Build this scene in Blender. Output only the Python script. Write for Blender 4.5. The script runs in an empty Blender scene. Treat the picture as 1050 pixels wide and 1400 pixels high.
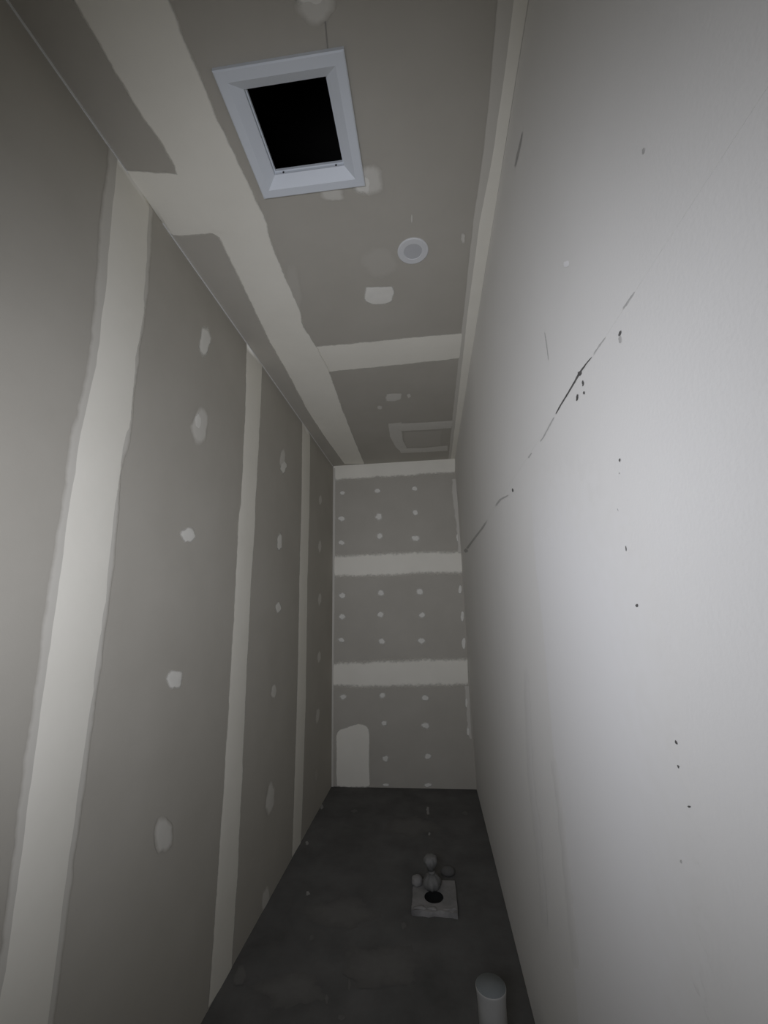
import bpy, bmesh, math, random
from mathutils import Vector, Matrix, noise

random.seed(7)
scene = bpy.context.scene
col = scene.collection

# ------------------------------------------------------------------ camera
F_PX = 563.4                       # focal length in pixels of the 1050 x 1400 frame
YAW, PITCH, ROLL = -0.1051, 0.2278, -0.0244
CAM = Vector((0.0, 0.0, 1.384))
_f = Vector((math.sin(YAW) * math.cos(PITCH), math.cos(YAW) * math.cos(PITCH), math.sin(PITCH)))
_r0 = Vector((math.cos(YAW), -math.sin(YAW), 0.0))
_u0 = _r0.cross(_f)
RIGHT = _r0 * math.cos(ROLL) + _u0 * math.sin(ROLL)
UP = -_r0 * math.sin(ROLL) + _u0 * math.cos(ROLL)
FWD = _f
cam_data = bpy.data.cameras.new('camera')
cam_data.sensor_fit = 'VERTICAL'
cam_data.sensor_height = 24.0
cam_data.lens = F_PX / 1400.0 * 24.0
cam_data.clip_start = 0.01
cam = bpy.data.objects.new('camera', cam_data)
col.objects.link(cam)
mw = Matrix.Identity(4)
for i in range(3):
    mw[i][0] = RIGHT[i]; mw[i][1] = UP[i]; mw[i][2] = -FWD[i]; mw[i][3] = CAM[i]
cam.matrix_world = mw
scene.camera = cam

# ------------------------------------------------------------------ world, light, exposure
world = bpy.data.worlds.new('world'); scene.world = world
world.use_nodes = True
world.node_tree.nodes['Background'].inputs[0].default_value = (0.62, 0.76, 1.0, 1)
world.node_tree.nodes['Background'].inputs[1].default_value = 0.05
scene.view_settings.view_transform = 'Standard'
scene.view_settings.look = 'None'
scene.view_settings.gamma = 1.0
scene.view_settings.use_curve_mapping = False
scene.view_settings.exposure = 0.0

# daylight from the hallway coming in through the doorway behind the photographer
ld = bpy.data.lights.new('doorway_daylight', 'AREA')
ld.shape = 'RECTANGLE'; ld.size = 0.60; ld.size_y = 0.50; ld.spread = math.radians(108)
ld.energy = 9.7
ld.color = (0.872, 0.898, 1.0)
lo = bpy.data.objects.new('doorway_daylight', ld); col.objects.link(lo)
lo.location = (-0.30, -0.15, 1.40)
lo.rotation_euler = (math.radians(98), 0, 0)          # -Z axis turned towards +Y
HALL_END = -1.7

# ------------------------------------------------------------------ room measures (metres)
H = 2.70
XL, XR = -0.859, 0.283
YB = 3.630
YF = -0.02                        # wall with the doorway, behind the photographer

# plane: (origin offset axis, value, u axis, v axis, inward sign)
PL = {'L': (0, XL, 1, 2, 1), 'R': (0, XR, 1, 2, -1), 'B': (1, YB, 0, 2, -1),
      'C': (2, H, 0, 1, -1), 'F': (2, 0.0, 0, 1, 1)}

def on(plane, px, py):
    """where the sight line of a photo pixel meets a wall, the ceiling or the floor: (u, v) on that plane"""
    ax, val, ua, va, s = PL[plane]
    d = RIGHT * ((px - 525) / F_PX) + UP * ((700 - py) / F_PX) + FWD
    t = (val - CAM[ax]) / d[ax]
    p = CAM + d * t
    return (p[ua], p[va])

def pt(plane, u, v, h):
    ax, val, ua, va, s = PL[plane]
    p = [0, 0, 0]; p[ua] = u; p[va] = v; p[ax] = val + s * h
    return Vector(p)

# ------------------------------------------------------------------ materials
def new_mat(name):
    m = bpy.data.materials.new(name); m.use_nodes = True
    nt = m.node_tree
    return m, nt, nt.nodes['Principled BSDF']

def N(nt, typ, **kw):
    n = nt.nodes.new(typ)
    for k, v in kw.items(): setattr(n, k, v)
    return n

def surf(name, c1, c2, scale=6.0, rough=0.85, bump=0.0, bscale=120.0, alpha=None, under=None, spec=0.3, detail=6.0, lo_=0.3, hi_=0.7):
    """two-tone procedural material; alpha = feathered by the mesh attribute 'cover'"""
    m, nt, b = new_mat(name)
    g = N(nt, 'ShaderNodeNewGeometry')
    n1 = N(nt, 'ShaderNodeTexNoise'); n1.inputs['Scale'].default_value = scale; n1.inputs['Detail'].default_value = detail
    n1.inputs['Roughness'].default_value = 0.6
    nt.links.new(g.outputs['Position'], n1.inputs['Vector'])
    r = N(nt, 'ShaderNodeValToRGB')
    r.color_ramp.elements[0].position = lo_; r.color_ramp.elements[0].color = (*c1, 1)
    r.color_ramp.elements[1].position = hi_; r.color_ramp.elements[1].color = (*c2, 1)
    nt.links.new(n1.outputs['Fac'], r.inputs['Fac'])
    nt.links.new(r.outputs['Color'], b.inputs['Base Color'])
    b.inputs['Roughness'].default_value = rough
    b.inputs['Specular IOR Level'].default_value = spec
    if bump:
        n2 = N(nt, 'ShaderNodeTexNoise'); n2.inputs['Scale'].default_value = bscale; n2.inputs['Detail'].default_value = 4
        nt.links.new(g.outputs['Position'], n2.inputs['Vector'])
        bp = N(nt, 'ShaderNodeBump'); bp.inputs['Strength'].default_value = bump; bp.inputs['Distance'].default_value = 0.004
        nt.links.new(n2.outputs['Fac'], bp.inputs['Height'])
        nt.links.new(bp.outputs['Normal'], b.inputs['Normal'])
    if alpha is not None:
        a = N(nt, 'ShaderNodeAttribute'); a.attribute_name = 'cover'
        n3 = N(nt, 'ShaderNodeTexNoise'); n3.inputs['Scale'].default_value = 38; n3.inputs['Detail'].default_value = 5
        nt.links.new(g.outputs['Position'], n3.inputs['Vector'])
        ma = N(nt, 'ShaderNodeMath', operation='MULTIPLY_ADD')       # cover + (noise-.5)*k
        ma.inputs[1].default_value = 0.5; ma.inputs[2].default_value = -0.25
        nt.links.new(n3.outputs['Fac'], ma.inputs[0])
        ad = N(nt, 'ShaderNodeMath', operation='ADD')
        nt.links.new(a.outputs['Fac'], ad.inputs[0]); nt.links.new(ma.outputs[0], ad.inputs[1])
        mr = N(nt, 'ShaderNodeMapRange', interpolation_type='SMOOTHSTEP')
        mr.inputs['From Min'].default_value = 0.15; mr.inputs['From Max'].default_value = 0.72
        mr.inputs['To Max'].default_value = alpha
        nt.links.new(ad.outputs[0], mr.inputs['Value'])
        if under is None:
            nt.links.new(mr.outputs['Result'], b.inputs['Alpha'])
        else:                                   # thin coat: the colour of the surface below shows through
            mx = N(nt, 'ShaderNodeMix', data_type='RGBA')
            mx.inputs[6].default_value = (*under, 1)
            nt.links.new(mr.outputs['Result'], mx.inputs[0])
            nt.links.new(r.outputs['Color'], mx.inputs[7])
            nt.links.new(mx.outputs[2], b.inputs['Base Color'])
            gt = N(nt, 'ShaderNodeMath', operation='GREATER_THAN'); gt.inputs[1].default_value = 0.02
            nt.links.new(mr.outputs['Result'], gt.inputs[0])
            nt.links.new(gt.outputs[0], b.inputs['Alpha'])
    return m

BOARD = (0.450, 0.425, 0.368); SKIM = (0.800, 0.785, 0.742); CONC = (0.112, 0.108, 0.100)
M_BOARD = surf('plasterboard_paper', (0.430, 0.405, 0.349), (0.470, 0.445, 0.387), 3.0, 0.8, 0.04, 260)
M_COMP = surf('joint_compound', (0.805, 0.775, 0.680), (0.845, 0.815, 0.720), 5.0, 0.75, 0.05, 60, alpha=1.0)
M_COMP_THIN = surf('joint_compound_thin_coat', (0.77, 0.745, 0.67), (0.81, 0.785, 0.71), 5.0, 0.75, 0.04, 60, alpha=0.45, under=BOARD)
M_DAB = surf('filler_dab', (0.80, 0.78, 0.71), (0.85, 0.83, 0.76), 30.0, 0.75, 0.05, 80, alpha=0.92)
M_DAB_FAINT = surf('filler_dab_thin', (0.80, 0.78, 0.71), (0.85, 0.83, 0.76), 30.0, 0.75, 0.05, 80, alpha=0.5, under=BOARD)
M_SMEAR = surf('filler_smear', (0.80, 0.78, 0.71), (0.85, 0.83, 0.76), 30.0, 0.75, 0.0, 80, alpha=0.10, under=BOARD)
M_SKIM = surf('skimmed_wall_plaster', (0.780, 0.765, 0.722), (0.820, 0.805, 0.762), 1.6, 0.8, 0.06, 170)
M_SKIM_BAND = surf('skim_coat_band', (0.84, 0.83, 0.81), (0.86, 0.85, 0.83), 3.0, 0.8, 0.0, alpha=0.6, under=SKIM)
M_SKIM_DARK = surf('thin_skim_streak', (0.58, 0.57, 0.55), (0.64, 0.63, 0.61), 3.0, 0.8, 0.0, alpha=0.18, under=SKIM)
M_CRACK = surf('crack_shadow_gap', (0.07, 0.068, 0.062), (0.16, 0.155, 0.145), 60.0, 0.95, 0.0, alpha=0.9)
M_CRACK_FAINT = surf('hairline_crack', (0.16, 0.155, 0.145), (0.30, 0.29, 0.27), 60.0, 0.95, 0.0, alpha=0.55, under=SKIM)
M_PENCIL = surf('thin_dark_ceiling_mark', (0.15, 0.145, 0.135), (0.22, 0.21, 0.195), 60.0, 0.95, 0.0, alpha=0.6, under=BOARD)
M_WHITECHIP = surf('fresh_plaster_chip', (0.93, 0.92, 0.90), (0.95, 0.94, 0.92), 40, 0.8, 0)
M_CONC = surf('concrete_slab', (0.085, 0.083, 0.078), (0.135, 0.132, 0.125), 4.5, 0.9, 0.25, 90, detail=9)
M_DUST = surf('plaster_dust', (0.20, 0.195, 0.185), (0.26, 0.255, 0.24), 30, 0.9, 0.0, alpha=0.22, under=CONC)
M_DRIP = surf('dried_plaster_drip', (0.26, 0.255, 0.24), (0.36, 0.35, 0.33), 40, 0.85, 0.1, alpha=0.9)
M_FRAME = surf('white_plastic_frame', (0.70, 0.735, 0.77), (0.74, 0.775, 0.81), 2.0, 0.45, 0.0, spec=0.45)
M_BEAD = surf('white_corner_bead', (0.72, 0.715, 0.69), (0.78, 0.775, 0.75), 4.0, 0.6, 0.0)
M_TRIM = surf('white_light_trim', (0.66, 0.665, 0.66), (0.70, 0.705, 0.70), 4.0, 0.5, 0.0)
M_DIFF = surf('frosted_grey_diffuser', (0.50, 0.505, 0.51), (0.54, 0.545, 0.55), 4.0, 0.4, 0.0)
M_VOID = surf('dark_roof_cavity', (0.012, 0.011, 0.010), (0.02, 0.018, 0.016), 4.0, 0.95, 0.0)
M_TIMBER = surf('roof_timber', (0.05, 0.04, 0.03), (0.08, 0.062, 0.045), 6.0, 0.9, 0.1)
M_PVC = surf('white_pvc_pipe', (0.40, 0.395, 0.37), (0.46, 0.455, 0.43), 9.0, 0.5, 0.0)
M_CAP = surf('grey_pipe_cap', (0.17, 0.185, 0.185), (0.20, 0.215, 0.215), 9.0, 0.6, 0.0)
M_BLOCK = surf('dusty_pale_block', (0.19, 0.185, 0.178), (0.29, 0.28, 0.268), 14.0, 0.9, 0.4, 70)
M_BAG = surf('grey_plastic_wrap', (0.145, 0.144, 0.135), (0.195, 0.193, 0.182), 20.0, 0.6, 0.3, 60)
M_HOLE = surf('black_drain_bore', (0.006, 0.006, 0.006), (0.010, 0.010, 0.010), 4.0, 0.9, 0.0)
M_HALL = surf('hallway_plaster', (0.50, 0.49, 0.47), (0.55, 0.54, 0.52), 3.0, 0.85, 0.0)
M_CORE = surf('stud_wall_core', (0.22, 0.20, 0.17), (0.28, 0.25, 0.21), 6.0, 0.9, 0.0)

# ------------------------------------------------------------------ mesh helpers
def link(name, me, mat, parent=None, kind=None, label=None, cat=None, group=None):
    me.materials.clear(); me.materials.append(mat)
    o = bpy.data.objects.new(name, me); col.objects.link(o)
    if parent is not None: o.parent = parent
    if kind: o['kind'] = kind
    if label: o['label'] = label
    if cat: o['category'] = cat
    if group: o['group'] = group
    return o

def box_mesh(name, lo_, hi_, bevel=0.0):
    bm = bmesh.new()
    bmesh.ops.create_cube(bm, size=1.0)
    for v in bm.verts:
        v.co = Vector([(lo_[i] + hi_[i]) / 2 + v.co[i] * (hi_[i] - lo_[i]) for i in range(3)])
    if bevel: bmesh.ops.bevel(bm, geom=bm.edges[:], offset=bevel, segments=1, affect='EDGES')
    me = bpy.data.meshes.new(name); bm.to_mesh(me); bm.free()
    return me

def holed_slab(name, x0, x1, y0, y1, z0, z1, hole):
    """horizontal slab with one polygonal hole (list of (x, y), counter-clockwise)"""
    bm = bmesh.new()
    outer = [(x0, y0), (x1, y0), (x1, y1), (x0, y1)]
    def loop(pts): 
        vs = [bm.verts.new((p[0], p[1], z0)) for p in pts]
        return [bm.edges.new((vs[i], vs[(i + 1) % len(vs)])) for i in range(len(vs))]
    es = loop(outer) + loop(hole)
    bmesh.ops.triangle_fill(bm, edges=es, use_beauty=True)
    r = bmesh.ops.extrude_face_region(bm, geom=bm.faces[:])
    for g in r['geom']:
        if isinstance(g, bmesh.types.BMVert): g.co.z = z1
    bmesh.ops.recalc_face_normals(bm, faces=bm.faces[:])
    me = bpy.data.meshes.new(name); bm.to_mesh(me); bm.free()
    return me

def lathe(name, prof, center, seg=40, smooth=True, wob=None):
    bm = bmesh.new(); rings = []
    for (r, z) in prof:
        ring = []
        for k in range(seg):
            a = 2 * math.pi * k / seg
            rr = r * (wob(a, z) if wob else 1.0)
            ring.append(bm.verts.new((center[0] + rr * math.cos(a), center[1] + rr * math.sin(a), center[2] + z)))
        rings.append(ring)
    for i in range(len(rings) - 1):
        for k in range(seg):
            bm.faces.new((rings[i][k], rings[i][(k + 1) % seg], rings[i + 1][(k + 1) % seg], rings[i + 1][k]))
    if prof[0][0] > 0: bm.faces.new(rings[0][::-1])
    if prof[-1][0] > 0: bm.faces.new(rings[-1])
    bmesh.ops.remove_doubles(bm, verts=bm.verts[:], dist=1e-6)
    bmesh.ops.recalc_face_normals(bm, faces=bm.faces[:])
    me = bpy.data.meshes.new(name); bm.to_mesh(me); bm.free()
    if smooth:
        for p in me.polygons: p.use_smooth = True
    return me

def resample(poly, n):
    L = [0.0]
    for a, b in zip(poly, poly[1:]): L.append(L[-1] + math.hypot(b[0] - a[0], b[1] - a[1]))
    out = []
    for i in range(n):
        t = L[-1] * i / (n - 1); k = 0
        while k < len(L) - 2 and L[k + 1] < t: k += 1
        w = (t - L[k]) / max(1e-9, L[k + 1] - L[k])
        out.append((poly[k][0] + (poly[k + 1][0] - poly[k][0]) * w, poly[k][1] + (poly[k + 1][1] - poly[k][1]) * w))
    return out

def set_cover(me, vals):
    at = me.attributes.new('cover', 'FLOAT', 'POINT')
    at.data.foreach_set('value', vals)

_lift = [0]
def lift():
    _lift[0] = (_lift[0] + 1) % 9
    return 0.00025 + 0.00012 * _lift[0]

def clamp(plane, u, v):
    """keep a strip inside its own wall"""
    e = 0.0004
    if plane in 'LR': return min(u, YB - e), min(max(v, e), H - e)
    if plane == 'B': return min(max(u, XL + e), XR - e), min(max(v, e), H - e)
    if plane == 'C': return min(max(u, XL + e), XR - e), min(v, YB - e)
    return u, v

def band(name, plane, left, right, mat, parent, n=40, soft=(1, 1), ends=(0, 0), wob=0.006, px=True, thick=0.0009, feather=0.02, feather2=None, endfade=3, label=None):
    """trowelled strip between two edge lines, feathered at its edges: a thin raised skin on the board"""
    if px:
        left = [on(plane, *p) for p in left]; right = [on(plane, *p) for p in right]
    A = resample(left, n); B = resample(right, n)
    s0 = random.random() * 50
    verts, cov = [], []
    h0 = lift(); cols = None
    for i in range(n):
        a, b = Vector(A[i]), Vector(B[i])
        w = (b - a).length; d = (b - a) / max(w, 1e-6)
        na = noise.noise(Vector((s0, i * 0.45, 0))) + .5 * noise.noise(Vector((s0 + 9, i * 1.1, 0)))
        nb = noise.noise(Vector((s0 + 30, i * 0.45, 0))) + .5 * noise.noise(Vector((s0 + 39, i * 1.1, 0)))
        if soft[0]: a = a + d * wob * na - d * feather * .5
        if soft[1]: b = b + d * wob * nb + d * feather * .5
        w = (b - a).length
        fr = min(0.45, feather / w); f2 = min(0.9 - fr, feather2 / w) if feather2 else fr
        ss = [0, fr * .5, fr, (1 + fr - f2) / 2, 1 - f2, 1 - f2 * .5, 1]
        cs = [0 if soft[0] else 1, .5 if soft[0] else 1, 1, 1, 1, .5 if soft[1] else 1, 0 if soft[1] else 1]
        e = 1.0
        if ends[0]: e = min(e, i / endfade)
        if ends[1]: e = min(e, (n - 1 - i) / endfade)
        for s, c in zip(ss, cs):
            p = a + (b - a) * s
            c = c * e
            p.x, p.y = clamp(plane, p.x, p.y)
            verts.append(pt(plane, p.x, p.y, h0 + thick * c)); cov.append(c)
    m = 7
    faces = [(i * m + j, i * m + j + 1, (i + 1) * m + j + 1, (i + 1) * m + j) for i in range(n - 1) for j in range(m - 1)]
    me = bpy.data.meshes.new(name); me.from_pydata([tuple(v) for v in verts], [], faces)
    set_cover(me, cov)
    for p in me.polygons: p.use_smooth = True
    return link(name, me, mat, parent, label=label)

def blob(name, plane, outline, mat, parent, px=True, seg=22, wob=0.10, thick=0.0012, fe=0.6, label=None, kindless=True):
    """trowelled dab with the given outline (pixels or metres), feathered towards its edge"""
    if px: outline = [on(plane, *p) for p in outline]
    cx = sum(p[0] for p in outline) / len(outline); cy = sum(p[1] for p in outline) / len(outline)
    ring = resample(outline + [outline[0]], seg + 1)[:seg]
    s0 = random.random() * 90
    verts = [pt(plane, cx, cy, 0.0004 + thick)]; cov = [1.0]
    h0 = lift()
    ts = [(1 - fe) * .6, 1 - fe, 1 - fe * .5, 1.0 + fe * .25]
    cs = [1, 1, .55, 0]
    verts[0] = pt(plane, cx, cy, h0 + thick)
    for t, c in zip(ts, cs):
        for k, p in enumerate(ring):
            a = 2 * math.pi * k / seg
            w = 1 + wob * noise.noise(Vector((s0 + 1.6 * math.cos(a), 1.6 * math.sin(a), t * .6))) * 1.6
            verts.append(pt(plane, cx + (p[0] - cx) * t * w, cy + (p[1] - cy) * t * w, h0 + thick * c)); cov.append(c)
    faces = [(0, 1 + k, 1 + (k + 1) % seg) for k in range(seg)]
    for r in range(len(ts) - 1):
        for k in range(seg):
            a = 1 + r * seg + k; b = 1 + r * seg + (k + 1) % seg
            faces.append((a, a + seg, b + seg, b))
    me = bpy.data.meshes.new(name); me.from_pydata([tuple(v) for v in verts], [], faces)
    set_cover(me, cov)
    for p in me.polygons: p.use_smooth = True
    return link(name, me, mat, parent, label=label)

def ell(cx, cy, rx, ry, n=12, rot=0.0):
    c, s = math.cos(rot), math.sin(rot)
    return [(cx + rx * math.cos(2 * math.pi * k / n) * c - ry * math.sin(2 * math.pi * k / n) * s,
             cy + rx * math.cos(2 * math.pi * k / n) * s + ry * math.sin(2 * math.pi * k / n) * c) for k in range(n)]

def struct(name, me, mat, label=None):
    return link(name, me, mat, None, 'structure', label)

# ------------------------------------------------------------------ the room shell
BT = 0.010                         # board thickness; sheet faces lie on the room planes
G = 0.0015                         # half of the recessed butt gap between sheets
floor = struct('floor', box_mesh('floor', (XL - 0.12, HALL_END, -0.12), (XR + 0.15, YB + 0.12, 0.0)), M_CONC, 'dark grey bare concrete floor slab')
wall_left = struct('wall_left', box_mesh('wall_left', (XL - 0.10, YF, 0), (XL - BT, YB + 0.1, H + 0.0)), M_CORE, 'long wall of grey plasterboard with pale vertical taped joints')
wall_back = struct('wall_back', box_mesh('wall_back', (XL - BT, YB + BT, 0), (XR + 0.0, YB + 0.10, H)), M_CORE, 'narrow end wall of grey plasterboard with rows of filled screw dabs')
wall_right = struct('wall_right', box_mesh('wall_right', (XR + 0.02, YF, 0), (XR + 0.12, YB + 0.1, H)), M_CORE, 'smooth pale skimmed long wall with a horizontal crack')
for z0, z1 in ((0, 1.7758), (1.7762, H)):
    link('wall_panel', box_mesh('wall_panel', (XR, YF, z0), (XR + 0.02, YB + BT, z1)), M_SKIM, wall_right)

for y0, y1 in ((YF, 0.085), (0.085, 0.985), (0.985, 1.840), (1.840, 2.755), (2.755, YB + BT)):
    link('plasterboard_sheet', box_mesh('plasterboard_sheet', (XL - BT, y0 + G, 0), (XL, y1 - G, H)), M_BOARD, wall_left)
for z0, z1 in ((0, 0.855), (0.855, 1.755), (1.755, H)):
    link('plasterboard_sheet', box_mesh('plasterboard_sheet', (XL, YB, z0 + G), (XR, YB + BT, z1 - G)), M_BOARD, wall_back)

# ceiling: framing layer above, sheets below, one sheet cut out for the hatch
XJ = -0.617
HX0, HX1, HY0, HY1 = -0.447, -0.173, 0.729, 1.003      # hole in the board
HC = (-0.310, 0.866)
hole = [(HX0, HY0), (HX1, HY0), (HX1, HY1), (HX0, HY1)]
ceiling = struct('ceiling', holed_slab('ceiling', XL - 0.10, XR + 0.12, YF, YB + 0.10, H + BT, H + 0.045, hole), M_VOID, 'grey plasterboard ceiling with pale taped joints and a square opening')
link('plasterboard_sheet', holed_slab('plasterboard_sheet', XJ + G, XR, YF, 1.962 - G, H, H + BT, hole), M_BOARD, ceiling)
link('plasterboard_sheet', box_mesh('plasterboard_sheet', (XJ + G, 1.962 + G, H), (XR, YB, H + BT)), M_BOARD, ceiling)
link('plasterboard_sheet', box_mesh('plasterboard_sheet', (XL, YF, H), (XJ - G, 1.03 - G, H + BT)), M_BOARD, ceiling)
link('plasterboard_sheet', box_mesh('plasterboard_sheet', (XL, 1.03 + G, H), (XJ - G, YB, H + BT)), M_BOARD, ceiling)
# roof cavity above the opening
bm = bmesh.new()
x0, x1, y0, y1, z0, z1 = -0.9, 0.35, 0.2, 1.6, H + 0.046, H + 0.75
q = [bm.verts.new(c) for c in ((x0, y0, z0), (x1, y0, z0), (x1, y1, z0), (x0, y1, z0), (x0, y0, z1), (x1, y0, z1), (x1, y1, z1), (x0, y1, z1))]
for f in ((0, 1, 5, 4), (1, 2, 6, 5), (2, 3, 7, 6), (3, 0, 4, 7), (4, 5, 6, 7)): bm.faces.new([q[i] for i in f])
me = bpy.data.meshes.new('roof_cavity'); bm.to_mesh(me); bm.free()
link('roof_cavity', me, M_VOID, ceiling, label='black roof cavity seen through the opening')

# doorway wall and hallway behind the photographer
DX0, DX1, DZ = -0.70, 0.20, 2.04
bmf = bmesh.new()
def addbox(bm_, lo_, hi_):
    r = bmesh.ops.create_cube(bm_, size=1.0)
    for v in r['verts']: v.co = Vector([(lo_[i] + hi_[i]) / 2 + v.co[i] * (hi_[i] - lo_[i]) for i in range(3)])
addbox(bmf, (XL - 0.1, YF - 0.1, 0), (DX0, YF, H))
addbox(bmf, (DX1, YF - 0.1, 0), (XR + 0.12, YF, H))
addbox(bmf, (DX0, YF - 0.1, DZ), (DX1, YF, H))
me = bpy.data.meshes.new('wall_front'); bmf.to_mesh(me); bmf.free()
struct('wall_front', me, M_HALL, 'plaster wall with the doorway')
WX0, WX1, WZ0, WZ1 = -0.92, 0.08, 1.02, 2.08
bmf = bmesh.new()
y0, y1 = HALL_END - 0.05, HALL_END
addbox(bmf, (XL - 0.12, y0, 0), (XR + 0.15, y1, WZ0)); addbox(bmf, (XL - 0.12, y0, WZ1), (XR + 0.15, y1, H))
addbox(bmf, (WX1, y0, WZ0), (XR + 0.15, y1, WZ1))
me = bpy.data.meshes.new('wall_hall'); bmf.to_mesh(me); bmf.free()
struct('wall_hall_end', me, M_HALL, 'hallway end wall with an unglazed window opening')
struct('wall_hall_left', box_mesh('wall_hall_left', (XL - 0.12, HALL_END, 0), (XL - 0.02, YF - 0.1, H)), M_HALL, 'hallway side wall on the plasterboard side')
struct('wall_hall_right', box_mesh('wall_hall_right', (XR + 0.05, HALL_END, 0), (XR + 0.15, YF - 0.1, H)), M_HALL, 'hallway side wall on the skimmed side')
struct('ceiling_hall', box_mesh('ceiling_hall', (XL - 0.12, HALL_END - 0.05, H), (XR + 0.15, YF, H + 0.05)), M_HALL, 'hallway ceiling')

# ------------------------------------------------------------------ taped joints, left wall
band('joint_compound', 'L', [(152, 190), (148, 225), (140, 290), (132, 400), (122, 500), (98, 600), (88, 680), (70, 790), (55, 900), (38, 1020), (22, 1150), (5, 1290), (-18, 1400), (-70, 1640)],
     [(210, 262), (207, 300), (204, 350), (198, 430), (190, 470), (182, 540), (175, 610), (163, 640), (158, 730), (146, 830), (130, 950), (116, 1060), (98, 1180), (84, 1300), (72, 1400), (40, 1640)], M_COMP_THIN, wall_left, n=70, feather=0.024, wob=0.006)
band('joint_compound', 'L', [(160, 195), (157, 230), (150, 290), (142, 400), (128, 500), (106, 600), (92, 690), (79, 790), (63, 900), (46, 1020), (28, 1150), (10, 1290), (-8, 1400), (-60, 1640)],
     [(206, 262), (204, 300), (200, 370), (196, 430), (188, 480), (176, 590), (165, 630), (158, 700), (146, 810), (130, 930), (112, 1060), (94, 1180), (80, 1300), (66, 1400), (30, 1640)], M_COMP, wall_left, n=70, feather=0.015, wob=0.004)
band('joint_compound', 'L', [(337, 455), (337, 480), (335, 560), (329, 690), (326, 705), (322, 800), (314, 940), (304, 1100), (294, 1250), (284, 1378)],
     [(358, 480), (358, 505), (355, 580), (349, 690), (348, 720), (341, 830), (336, 940), (330, 1080), (324, 1200), (316, 1328)], M_COMP, wall_left, n=60, feather=0.020, wob=0.005)
band('joint_compound', 'L', [(413, 565), (412, 680), (409, 800), (406, 950), (402, 1080), (399, 1172)],
     [(424, 580), (423, 690), (420, 800), (418, 950), (414, 1080), (411, 1152)], M_COMP, wall_left, n=50, feather=0.024, wob=0.005)
# screw dabs, left wall: centre, half width, half height in photo pixels
dabs = [(280, 468, 8, 22, M_DAB), (257, 732, 10, 11, M_DAB), (238, 929, 12, 14, M_DAB), (223, 1143, 12, 24, M_DAB_FAINT), (222, 1140, 6, 12, M_DAB),
        (273, 583, 11, 26, M_DAB_FAINT), (271, 577, 6, 14, M_DAB),
        (387, 638, 5, 9, M_DAB), (386, 626, 4, 13, M_DAB_FAINT), (382, 742, 4, 12, M_DAB), (380, 831, 4, 8, M_DAB), (374, 945, 4, 10, M_DAB_FAINT),
        (369, 1090, 6, 24, M_DAB_FAINT), (363, 1228, 5, 17, M_DAB_FAINT),
        (438, 684, 2.2, 7, M_DAB_FAINT), (437, 747, 2.2, 8, M_DAB_FAINT), (437, 819, 2.4, 8, M_DAB_FAINT), (436, 898, 2.4, 8, M_DAB_FAINT), (434, 978, 2.6, 11, M_DAB_FAINT), (432, 1060, 2.2, 8, M_SMEAR)]
for x, y, a, b, m in dabs:
    blob('filler_dab', 'L', ell(x, y, a * 1.1, b * 1.1, rot=0.08), m, wall_left, seg=18, wob=0.22, fe=.45)
# pale bead edge along the ceiling line
for k, (ya, yb) in enumerate(((YF, 0.905), (1.075, YB))):
    struct('trim_%d' % (k + 1), box_mesh('trim', (XL, ya, H - 0.0055), (XL + 0.003, yb, H)), M_BEAD, 'thin white bead along the wall and ceiling junction')

# ------------------------------------------------------------------ taped joints, ceiling
band('joint_compound', 'C', [(60, -80), (103, 0), (150, 85), (190, 150), (228, 205), (239, 228), (252, 268), (276, 316), (298, 320), (310, 345), (338, 402), (368, 465), (395, 512), (420, 560), (446, 600), (471, 634)],
     [(200, -80), (230, 0), (262, 80), (300, 170), (345, 262), (362, 300), (375, 345), (400, 402), (411, 428), (413, 444), (432, 473), (450, 508), (468, 560), (482, 595), (498, 634)], M_COMP, ceiling, n=110, feather=0.018, wob=0.003)
band('joint_compound', 'C', [(150, 231), (172, 233), (205, 235), (250, 238)], [(185, 312), (212, 312), (240, 322), (292, 318)], M_COMP, ceiling, n=16, feather=0.014, wob=0.002)
band('joint_compound', 'C', [(405, 477), (432, 474), (500, 468), (580, 460), (640, 455)], [(430, 510), (450, 508), (510, 502), (570, 496), (636, 489)], M_COMP, ceiling, n=40, feather=0.022, wob=0.004)
band('joint_compound', 'C', [(686, -60), (681, 0), (672, 100), (661, 215), (650, 280), (642, 350), (634, 430), (631, 455), (627, 490), (621, 550), (618, 578), (613, 628)],
     [(732, -60), (724, 0), (708, 100), (690, 215), (679, 280), (668, 350), (657, 430), (653, 455), (646, 490), (636, 550), (631, 578), (623, 627)], M_COMP_THIN, ceiling, n=60, feather=0.008, wob=0.003, soft=(1, 0))
band('joint_compound', 'C', [(708, -60), (701, 0), (688, 100), (672, 215), (655, 300), (646, 370), (638, 430), (634, 470), (624, 560), (616, 627)],
     [(730, -60), (722, 0), (706, 100), (688, 215), (675, 300), (663, 370), (655, 430), (648, 470), (633, 560), (622, 627)], M_COMP, ceiling, n=60, feather=0.008, wob=0.002, soft=(1, 0))
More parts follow.
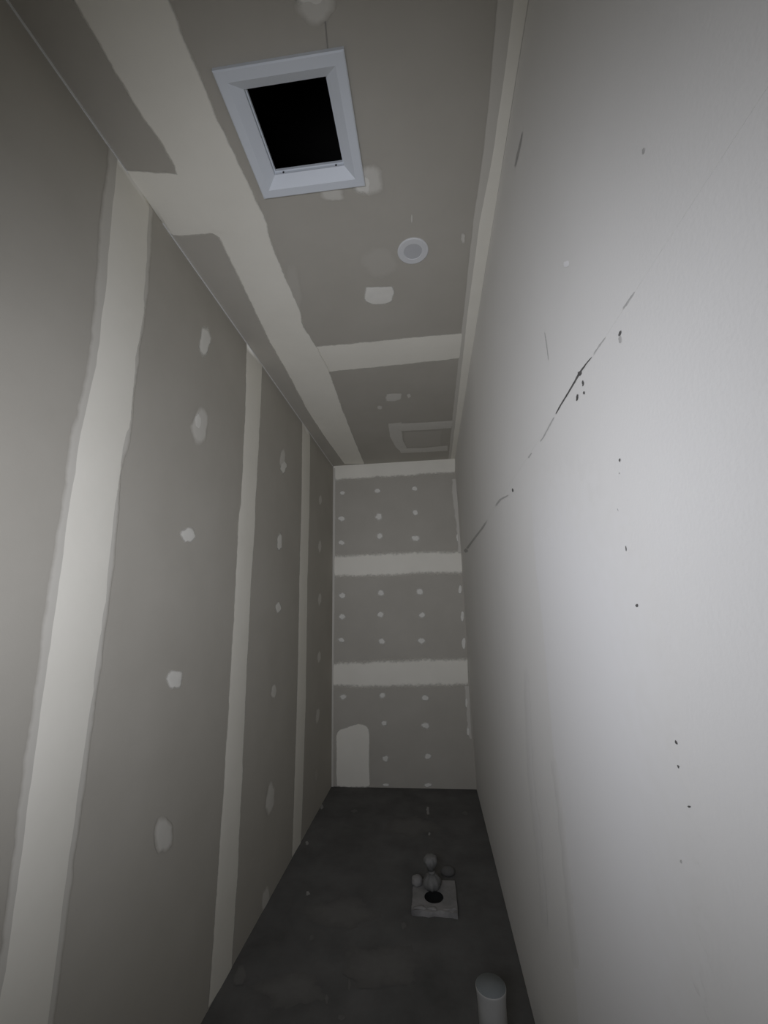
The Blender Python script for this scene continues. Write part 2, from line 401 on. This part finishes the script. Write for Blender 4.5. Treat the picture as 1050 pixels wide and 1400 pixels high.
# patched rectangle in the far sheet
band('filler_strip', 'C', [(531, 579), (533, 596), (541, 611), (549, 618)], [(549, 577), (549, 590), (551, 603), (556, 612)], M_DAB_FAINT, ceiling, n=14, feather=0.010, wob=0.003)
band('filler_strip', 'C', [(537, 579), (570, 578), (619, 575)], [(543, 589), (575, 588), (617, 585)], M_DAB_FAINT, ceiling, n=18, feather=0.012, wob=0.003)
band('filler_strip', 'C', [(545, 613), (580, 612), (612, 609)], [(548, 619), (580, 618), (612, 616)], M_DAB_FAINT, ceiling, n=18, feather=0.012, wob=0.003)
blob('filler_patch', 'C', [(552, 590), (580, 589), (606, 587), (604, 600), (604, 609), (580, 611), (555, 612), (552, 600)], M_SMEAR, ceiling, seg=30, wob=0.03, fe=.15)
blob('filler_patch', 'C', [(499, 391), (520, 391), (538, 390), (540, 400), (538, 412), (528, 416), (508, 417), (498, 411), (497, 400)], M_DAB, ceiling, seg=30, wob=0.05, fe=.2)
blob('filler_patch', 'C', [(527, 538), (540, 537), (550, 537), (549, 546), (540, 549), (527, 549)], M_DAB_FAINT, ceiling, seg=24, wob=0.08, fe=.3)
for x, y, a, b, m in [(559, 541, 3, 4, M_DAB_FAINT), (519, 557, 4, 3, M_DAB_FAINT), (505, 246, 24, 24, M_DAB_FAINT), (497, 250, 16, 18, M_DAB), (455, 266, 20, 10, M_DAB_FAINT),
                      (432, 6, 32, 28, M_DAB_FAINT), (431, -8, 30, 26, M_DAB), (633, 325, 3.5, 9, M_DAB_FAINT), (563, 298, 1.6, 7, M_DAB_FAINT), (400, 400, 14, 60, M_SMEAR), (520, 360, 30, 26, M_SMEAR)]:
    blob('filler_patch', 'C', ell(x, y, a, b), m, ceiling, seg=20, wob=0.2)
band('hairline_crack', 'C', [(443, 24), (445, 44), (447, 66)], [(445, 24), (447, 44), (449, 66)], M_PENCIL, ceiling, n=10, feather=0.001, wob=0.0005, thick=0.0001)

# ------------------------------------------------------------------ taped joints, end wall
band('joint_compound', 'B', [(456, 637), (540, 632), (622, 627)], [(456, 656), (500, 653), (560, 650), (592, 646), (622, 646)], M_COMP, wall_back, n=34, soft=(0, 1), feather=0.06, wob=0.008)
band('joint_compound', 'B', [(455, 761), (500, 759), (560, 756), (631, 755)], [(455, 787), (500, 787), (560, 784), (632, 782)], M_COMP, wall_back, n=34, feather=0.075, wob=0.008)
band('joint_compound', 'B', [(453, 907), (500, 906), (560, 903), (639, 902)], [(453, 937), (500, 938), (560, 937), (640, 935)], M_COMP, wall_back, n=34, feather=0.075, wob=0.008)
band('corner_compound', 'B', [(456, 640), (455, 780), (453.5, 930), (452, 1080)], [(458.5, 640), (457.5, 780), (456, 930), (455.5, 1080)], M_COMP_THIN, wall_back, n=30, soft=(0, 1), feather=0.010, wob=0.003)
band('corner_compound', 'B', [(618, 655), (620, 690), (625, 720), (627, 755)], [(623, 655), (626, 690), (629, 720), (631, 755)], M_COMP_THIN, wall_back, n=24, soft=(1, 0), feather=0.02, wob=0.012)
band('corner_compound', 'B', [(636, 938), (638, 960), (640, 1000), (643, 1010)], [(641, 938), (642, 960), (644, 1000), (645, 1010)], M_COMP_THIN, wall_back, n=24, soft=(1, 0), feather=0.02, wob=0.012)
bd = [(468, 674, 4, 4), (516, 671, 5, 4), (567, 668, 5, 4), (467, 709, 6, 4), (518, 706, 6, 6), (568, 701, 5, 5), (467, 742, 5, 4), (519, 733, 5, 6), (568, 736, 8, 5),
      (468, 814, 6, 5), (521, 811, 6, 5), (574, 809, 6, 6), (468, 843, 6, 5), (520, 840, 6, 5), (577, 841, 6, 5), (467, 875, 6, 4), (522, 877, 6, 5), (576, 876, 6, 5),
      (469, 953, 6, 5), (523, 951, 5, 5), (581, 954, 6, 5), (525, 989, 5, 4), (582, 992, 7, 5), (527, 1037, 6, 5), (585, 1034, 6, 5), (528, 1073, 7, 2.5), (585, 1073, 6, 3.5)]
for i, (x, y, a, b) in enumerate(bd):
    blob('filler_dab', 'B', ell(x, y, a, b, rot=random.uniform(-.4, .4)), M_DAB if i % 3 else M_DAB, wall_back, seg=16, wob=0.2, fe=.7)
for x, y, a, b in [(621, 664, 2.2, 6), (623, 692, 2.5, 7), (626, 735, 2.5, 8), (629, 806, 2.6, 7), (632, 842, 2.6, 8), (634, 880, 3.0, 10), (638, 960, 2.2, 8), (640, 1000, 2.4, 7)]:
    blob('filler_dab', 'B', ell(x, y, a, b), M_DAB, wall_back, seg=16, wob=0.2, fe=.4)
blob('filler_patch', 'B', [(459, 1078), (459, 1040), (459, 1003), (463, 997), (475, 993), (490, 988), (500, 990), (505, 997), (506, 1012), (505, 1045), (507, 1078), (483, 1078)], M_COMP, wall_back, seg=48, wob=0.02, fe=.10, label='tall pale filler patch with rounded top')

# ------------------------------------------------------------------ cracks and chips, right wall
def crack(path, wpx, mat, n=40, name='hairline_crack', wob=0.0012):
    band(name, 'R', [(x - w / 2, y - w / 2 * .6) for (x, y), w in zip(path, wpx)], [(x + w / 2, y + w / 2 * .6) for (x, y), w in zip(path, wpx)],
         mat, wall_right, n=n, feather=0.0008, wob=wob, thick=0.0002, ends=(1, 1))
crack([(759, 568), (766, 555), (774, 542), (783, 527), (792, 511), (801, 498), (811, 486)], [1.4, 1.6, 1.8, 1.8, 2.6, 1.5, 1.0], M_CRACK, 40)
crack([(738, 605), (743, 598), (751, 583), (759, 568)], [1.0, 1.4, 1.4, 1.4], M_CRACK_FAINT, 24)
crack([(722, 627), (728, 618)], [1.6, 1.2], M_CRACK_FAINT, 10)
crack([(811, 486), (820, 472), (830, 459)], [1.0, 1.2, 1.0], M_CRACK_FAINT, 16)
crack([(851, 424), (858, 414), (870, 397)], [1.0, 1.6, 1.0], M_CRACK_FAINT, 16)
crack([(677, 693), (684, 683), (697, 676)], [1.6, 2.2, 1.4], M_CRACK_FAINT, 16, wob=.004)
crack([(637, 752), (645, 741), (661, 720), (668, 708)], [2.4, 2.0, 2.0, 1.4], M_CRACK_FAINT, 20, wob=.004)
crack([(704, 230), (708, 212), (712, 195), (715, 178)], [1.2, 2.4, 1.8, 1.0], M_CRACK_FAINT, 24)
crack([(745, 452), (748, 472), (751, 495)], [0.8, 1.0, 0.8], M_CRACK_FAINT, 20)
for x, y, a, b, rot, m in [(848, 456, 2.2, 5, .3, M_CRACK), (848, 464, 2.4, 6, .1, M_CRACK_FAINT), (793, 510, 3, 4, .5, M_CRACK), (797.5, 524, 1.4, 4, .0, M_CRACK), (799, 537, 1.6, 2.4, .0, M_CRACK), (790, 543, 1.6, 5, .2, M_CRACK),
                       (848, 629, 1.3, 3, 0, M_CRACK), (857, 750, 1.0, 4, -.1, M_CRACK), (872, 828, 2.0, 2.4, 0, M_CRACK), (701, 670, 1.4, 3, -.2, M_CRACK), (925, 1015, 1.6, 3.5, -.4, M_CRACK), (928, 1048, 1.5, 2.6, -.4, M_CRACK),
                       (943, 1103, 2.4, 1.8, .3, M_CRACK), (932, 1178, 1.6, 3, -.3, M_CRACK_FAINT), (881, 206, 1.8, 4.5, .3, M_CRACK_FAINT), (775, 361, 3.5, 4.5, .5, M_WHITECHIP), (637, 753, 3, 3, 0, M_CRACK_FAINT), (848, 647, 1, 1, 0, M_CRACK_FAINT), (845, 697, .8, 3, -.3, M_CRACK_FAINT)]:
    blob('surface_chip', 'R', ell(x, y, a, b, rot=rot), m, wall_right, seg=14, wob=0.3, thick=0.0002, fe=.25)
band('skim_coat_band', 'R', [(724, 600), (724, 662), (731, 760), (743, 860), (759, 1045), (773, 1159), (784, 1311), (800, 1500)], [(890, 500), (900, 640), (930, 760), (960, 860), (980, 1045), (990, 1159), (1000, 1311), (1010, 1500)], M_SKIM_BAND, wall_right, n=50, feather=0.03, feather2=0.4, wob=0.004, ends=(1, 0), endfade=16, thick=0.0003)
band('skim_streak', 'R', [(716, 905), (722, 1060), (733, 1160), (742, 1280)], [(722, 905), (729, 1060), (741, 1160), (750, 1280)], M_SKIM_DARK, wall_right, n=40, feather=0.03, wob=0.02, ends=(1, 1))
band('skim_streak', 'R', [(752, 1030), (762, 1100), (774, 1220), (784, 1330)], [(760, 1030), (769, 1100), (782, 1220), (793, 1330)], M_SKIM_DARK, wall_right, n=40, feather=0.02, wob=0.012, ends=(1, 1))

# ------------------------------------------------------------------ floor drips and dust
for x, y, a, b in [(421, 1222, 4, 3.5), (420, 1153, 2.5, 3), (484, 1109, 5, 2.5), (585, 1110, 2.5, 8), (635, 1112, 5, 3), (587, 1140, 2, 3), (328, 1335, 9, 16), (478, 1348, 2.5, 9), (447, 1366, 3, 9),
                   (467, 1392, 6, 5), (426, 1282, 4, 5), (440, 1064 + 40, 3, 4), (552, 1266, 4, 5)]:
    blob('plaster_drip', 'F', ell(x, y, a, b), M_DRIP if a < 5 and y < 1240 else M_DUST, floor, seg=16, wob=0.35, thick=0.0015, fe=.5)
for x, y, a, b in [(520, 1320, 70, 30), (400, 1350, 50, 25), (560, 1130, 40, 14), (470, 1250, 50, 24)]:
    blob('plaster_dust', 'F', ell(x, y, a, b), M_SMEAR if False else M_DUST, floor, seg=28, wob=0.35, thick=0.0002, fe=.9)

# ------------------------------------------------------------------ square hatch frame in the ceiling
def thing(name, label, cat, loc, group=None):
    o = bpy.data.objects.new(name, None); col.objects.link(o); o.location = loc
    o['label'] = label; o['category'] = cat
    if group: o['group'] = group
    return o

def part(name, me, mat, parent, label=None):
    """mesh given in world coordinates, moved under a thing whose Empty only translates"""
    me.transform(Matrix.Translation(-parent.location))
    return link(name, me, mat, parent, label=label)

hatch = thing('ceiling_hatch_frame', 'white square ceiling hatch frame with bevelled border around a black opening', 'hatch frame', Vector((HC[0], HC[1], H)))
OX, OY = 0.1665, 0.166            # half outer size
prof = [(0.000, 0.0), (0.000, -0.010), (0.0035, -0.0125), (0.0265, -0.0125), (0.0295, -0.0105), (0.0560, 0.008), (0.0565, 0.018), (0.0600, 0.018), (0.0600, 0.026)]
def hatch_side(k):
    """one mitred side of the frame, side k = 0..3"""
    cs = []
    for d, z in prof:
        x, y = OX - d, OY - d
        c = [(-x, -y), (x, -y), (x, y), (-x, y)]
        cs.append((Vector((c[k][0], c[k][1], z)), Vector((c[(k + 1) % 4][0], c[(k + 1) % 4][1], z))))
    bm = bmesh.new()
    va = [(bm.verts.new(a + hatch.location), bm.verts.new(b + hatch.location)) for a, b in cs]
    for i in range(len(va) - 1): bm.faces.new((va[i][0], va[i][1], va[i + 1][1], va[i + 1][0]))
    me = bpy.data.meshes.new('frame_side'); bm.to_mesh(me); bm.free()
    for p in me.polygons: p.flip()
    return me
sides = [part('frame_side', hatch_side(k), M_FRAME, hatch) for k in range(4)]
for x in (-0.082, 0.085):          # small dark fixing screws in the far lip
    me = lathe('screw', [(0.003, 0), (0.003, 0.0015), (0.0015, 0.002)], (0, 0, 0), 10)
    me.transform(Matrix.Rotation(math.radians(90), 4, 'X'))
    me.transform(Matrix.Translation(Vector((HC[0] + x, HC[1] + OY - 0.0565, H + 0.013))))
    me.transform(Matrix.Translation(-hatch.location))
    link('screw', me, M_HOLE, hatch)

# ------------------------------------------------------------------ round downlight
lc = on('C', 564.5, 343)
dl = thing('recessed_downlight', 'round white unlit downlight with grey centre set in the ceiling', 'downlight', Vector((lc[0], lc[1], H)))
R = 0.0585
part('trim_ring', lathe('trim_ring', [(R, 0.0), (R, -0.003), (R - 0.003, -0.005), (R * .60, -0.0048), (R * .575, -0.0030), (R * .575, 0.0)], (lc[0], lc[1], H), 56, smooth=False), M_TRIM, dl)
part('diffuser', lathe('diffuser', [(R * .577, -0.0026), (R * .577, -0.0034), (0.0, -0.0036)], (lc[0], lc[1], H), 48, smooth=False), M_DIFF, dl, 'grey frosted centre')

# ------------------------------------------------------------------ upright capped waste pipe
def at_depth(px, py, D):
    return CAM + (RIGHT * ((px - 525) / F_PX) + UP * ((700 - py) / F_PX) + FWD) * D
top = at_depth(670.8, 1347, 1.33)
px_, py_, zt = top.x, top.y, top.z
pipe = thing('waste_pipe', 'upright pale waste pipe with flat grey cap, beside the skimmed wall', 'pipe', Vector((px_, py_, 0)))
part('pipe_body', lathe('pipe_body', [(0.0445, 0.0), (0.0445, zt - 0.052), (0.0452, zt - 0.036), (0.0466, zt - 0.020), (0.0480, zt - 0.008), (0.0483, zt - 0.003), (0.0478, zt - 0.0008)], (px_, py_, 0), 48), M_PVC, pipe)
part('cap_disc', lathe('cap_disc', [(0.0474, zt - 0.002), (0.0470, zt), (0.0, zt + 0.0003)], (px_, py_, 0), 48), M_CAP, pipe, 'flat grey end disc')

# ------------------------------------------------------------------ square block with drain hole
bx0, bx1, by0, by1, bh = -0.157, 0.054, 2.262, 2.490, 0.021
blk = thing('drain_block', 'low square pale block with rough front edge around a black drain hole', 'floor drain', Vector(((bx0 + bx1) / 2, (by0 + by1) / 2, 0)))
hc = (-0.053, 2.362); hr = 0.046
me = holed_slab('block_body', bx0, bx1, by0, by1, 0.0, bh, [(hc[0] + hr * math.cos(2 * math.pi * k / 28), hc[1] + hr * math.sin(2 * math.pi * k / 28)) for k in range(28)])
bm = bmesh.new(); bm.from_mesh(me)
bmesh.ops.subdivide_edges(bm, edges=[e for e in bm.edges if e.calc_length() > 0.1], cuts=7, use_grid_fill=False)
for v in bm.verts:
    inner = (Vector(v.co[:2]) - Vector(hc)).length < hr + 0.002
    if not inner:
        n3 = noise.noise(v.co * 30)
        if v.co.y < by0 + 0.004: v.co.y += 0.012 * n3; v.co.z += (0.010 * noise.noise(v.co * 45 + Vector((5, 0, 0))) if v.co.z > 0.01 else 0)
        elif v.co.x < bx0 + .004 or v.co.x > bx1 - .004: v.co.x += 0.004 * n3
bmesh.ops.triangulate(bm, faces=bm.faces[:])
bm.to_mesh(me); bm.free()
part('block_body', me, M_BLOCK, blk)
part('drain_bore', lathe('drain_bore', [(hr, 0.0015), (hr, bh - 0.0015), (hr - 0.003, bh - 0.0015), (hr - 0.003, 0.002), (0.0, 0.002)], (hc[0], hc[1], 0), 28), M_HOLE, blk, 'black bore of the drain')
# rough crumbs along the block's front edge
for x, w, h in [(-0.115, 0.032, 0.010), (-0.06, 0.026, 0.008), (0.005, 0.022, 0.007), (0.038, 0.016, 0.010)]:
    me = lathe('mortar_crumb', [(0.0, 0.0), (w, 0.001), (w * .8, h * .7), (w * .3, h), (0, h)], (0, 0, 0), 12, wob=lambda a, z: 1 + .25 * math.sin(3 * a + w * 900))
    me.transform(Matrix.Translation(Vector((x, by0 + 0.02, bh - 0.003))) @ Matrix.Diagonal((1, .45, 1, 1)))
    part('mortar_crumb', me, M_BLOCK, blk)

# wrapped plug standing at the back of the hole: round body, tied neck, flared tuft
bc = (-0.060, 2.425)
def crinkle(a, z): return 1 + 0.07 * math.sin(7 * a + 40 * z) + 0.05 * math.sin(11 * a - 25 * z)
plug = thing('wrapped_pipe_plug', 'grey wrapped pipe plug tied at its neck behind the black drain hole', 'pipe plug', Vector((bc[0], bc[1], bh)))
part('plug_body', lathe('plug_body', [(0.030, 0.0), (0.040, 0.010), (0.045, 0.026), (0.040, 0.042), (0.028, 0.054), (0.017, 0.062)], (bc[0], bc[1], bh), 36, wob=crinkle), M_BAG, plug)
part('plug_tie', lathe('plug_tie', [(0.013, 0.060), (0.017, 0.064), (0.017, 0.070), (0.013, 0.074)], (bc[0], bc[1], bh), 20), M_BAG, plug)
part('plug_tuft', lathe('plug_tuft', [(0.013, 0.072), (0.021, 0.090), (0.031, 0.104), (0.034, 0.120), (0.026, 0.134), (0.012, 0.138), (0, 0.136)], (bc[0] - 0.003, bc[1] + 0.004, bh), 36, wob=crinkle), M_BAG, plug)

def lump(name, label, cat, c, rx, ry, h, mat, seed, group=None):
    bm = bmesh.new(); bmesh.ops.create_icosphere(bm, subdivisions=3, radius=1.0)
    for v in bm.verts:
        d = 1 + 0.22 * noise.noise(v.co * 1.6 + Vector((seed, 0, 0)))
        z = max(-.55, v.co.z)
        v.co = Vector((c[0] + v.co.x * rx * d, c[1] + v.co.y * ry * d, c[2] + (z + .55) / 1.55 * h))
    me = bpy.data.meshes.new(name); bm.to_mesh(me); bm.free()
    for p in me.polygons: p.use_smooth = True
    me.transform(Matrix.Translation(-Vector(c)))
    o = link(name, me, mat, None, label=label, cat=cat, group=group); o.location = c
    return o
lump('mortar_lump', 'rounded pale mortar lump on the corner of the drain block', 'mortar lump', (-0.137, 2.455, bh), 0.030, 0.032, 0.034, M_BLOCK, 3)
lump('rubble_chunk', 'dull dark chunk on the floor behind the drain block', 'rubble', (0.022, 2.580, 0.0), 0.036, 0.030, 0.036, M_CONC, 11)
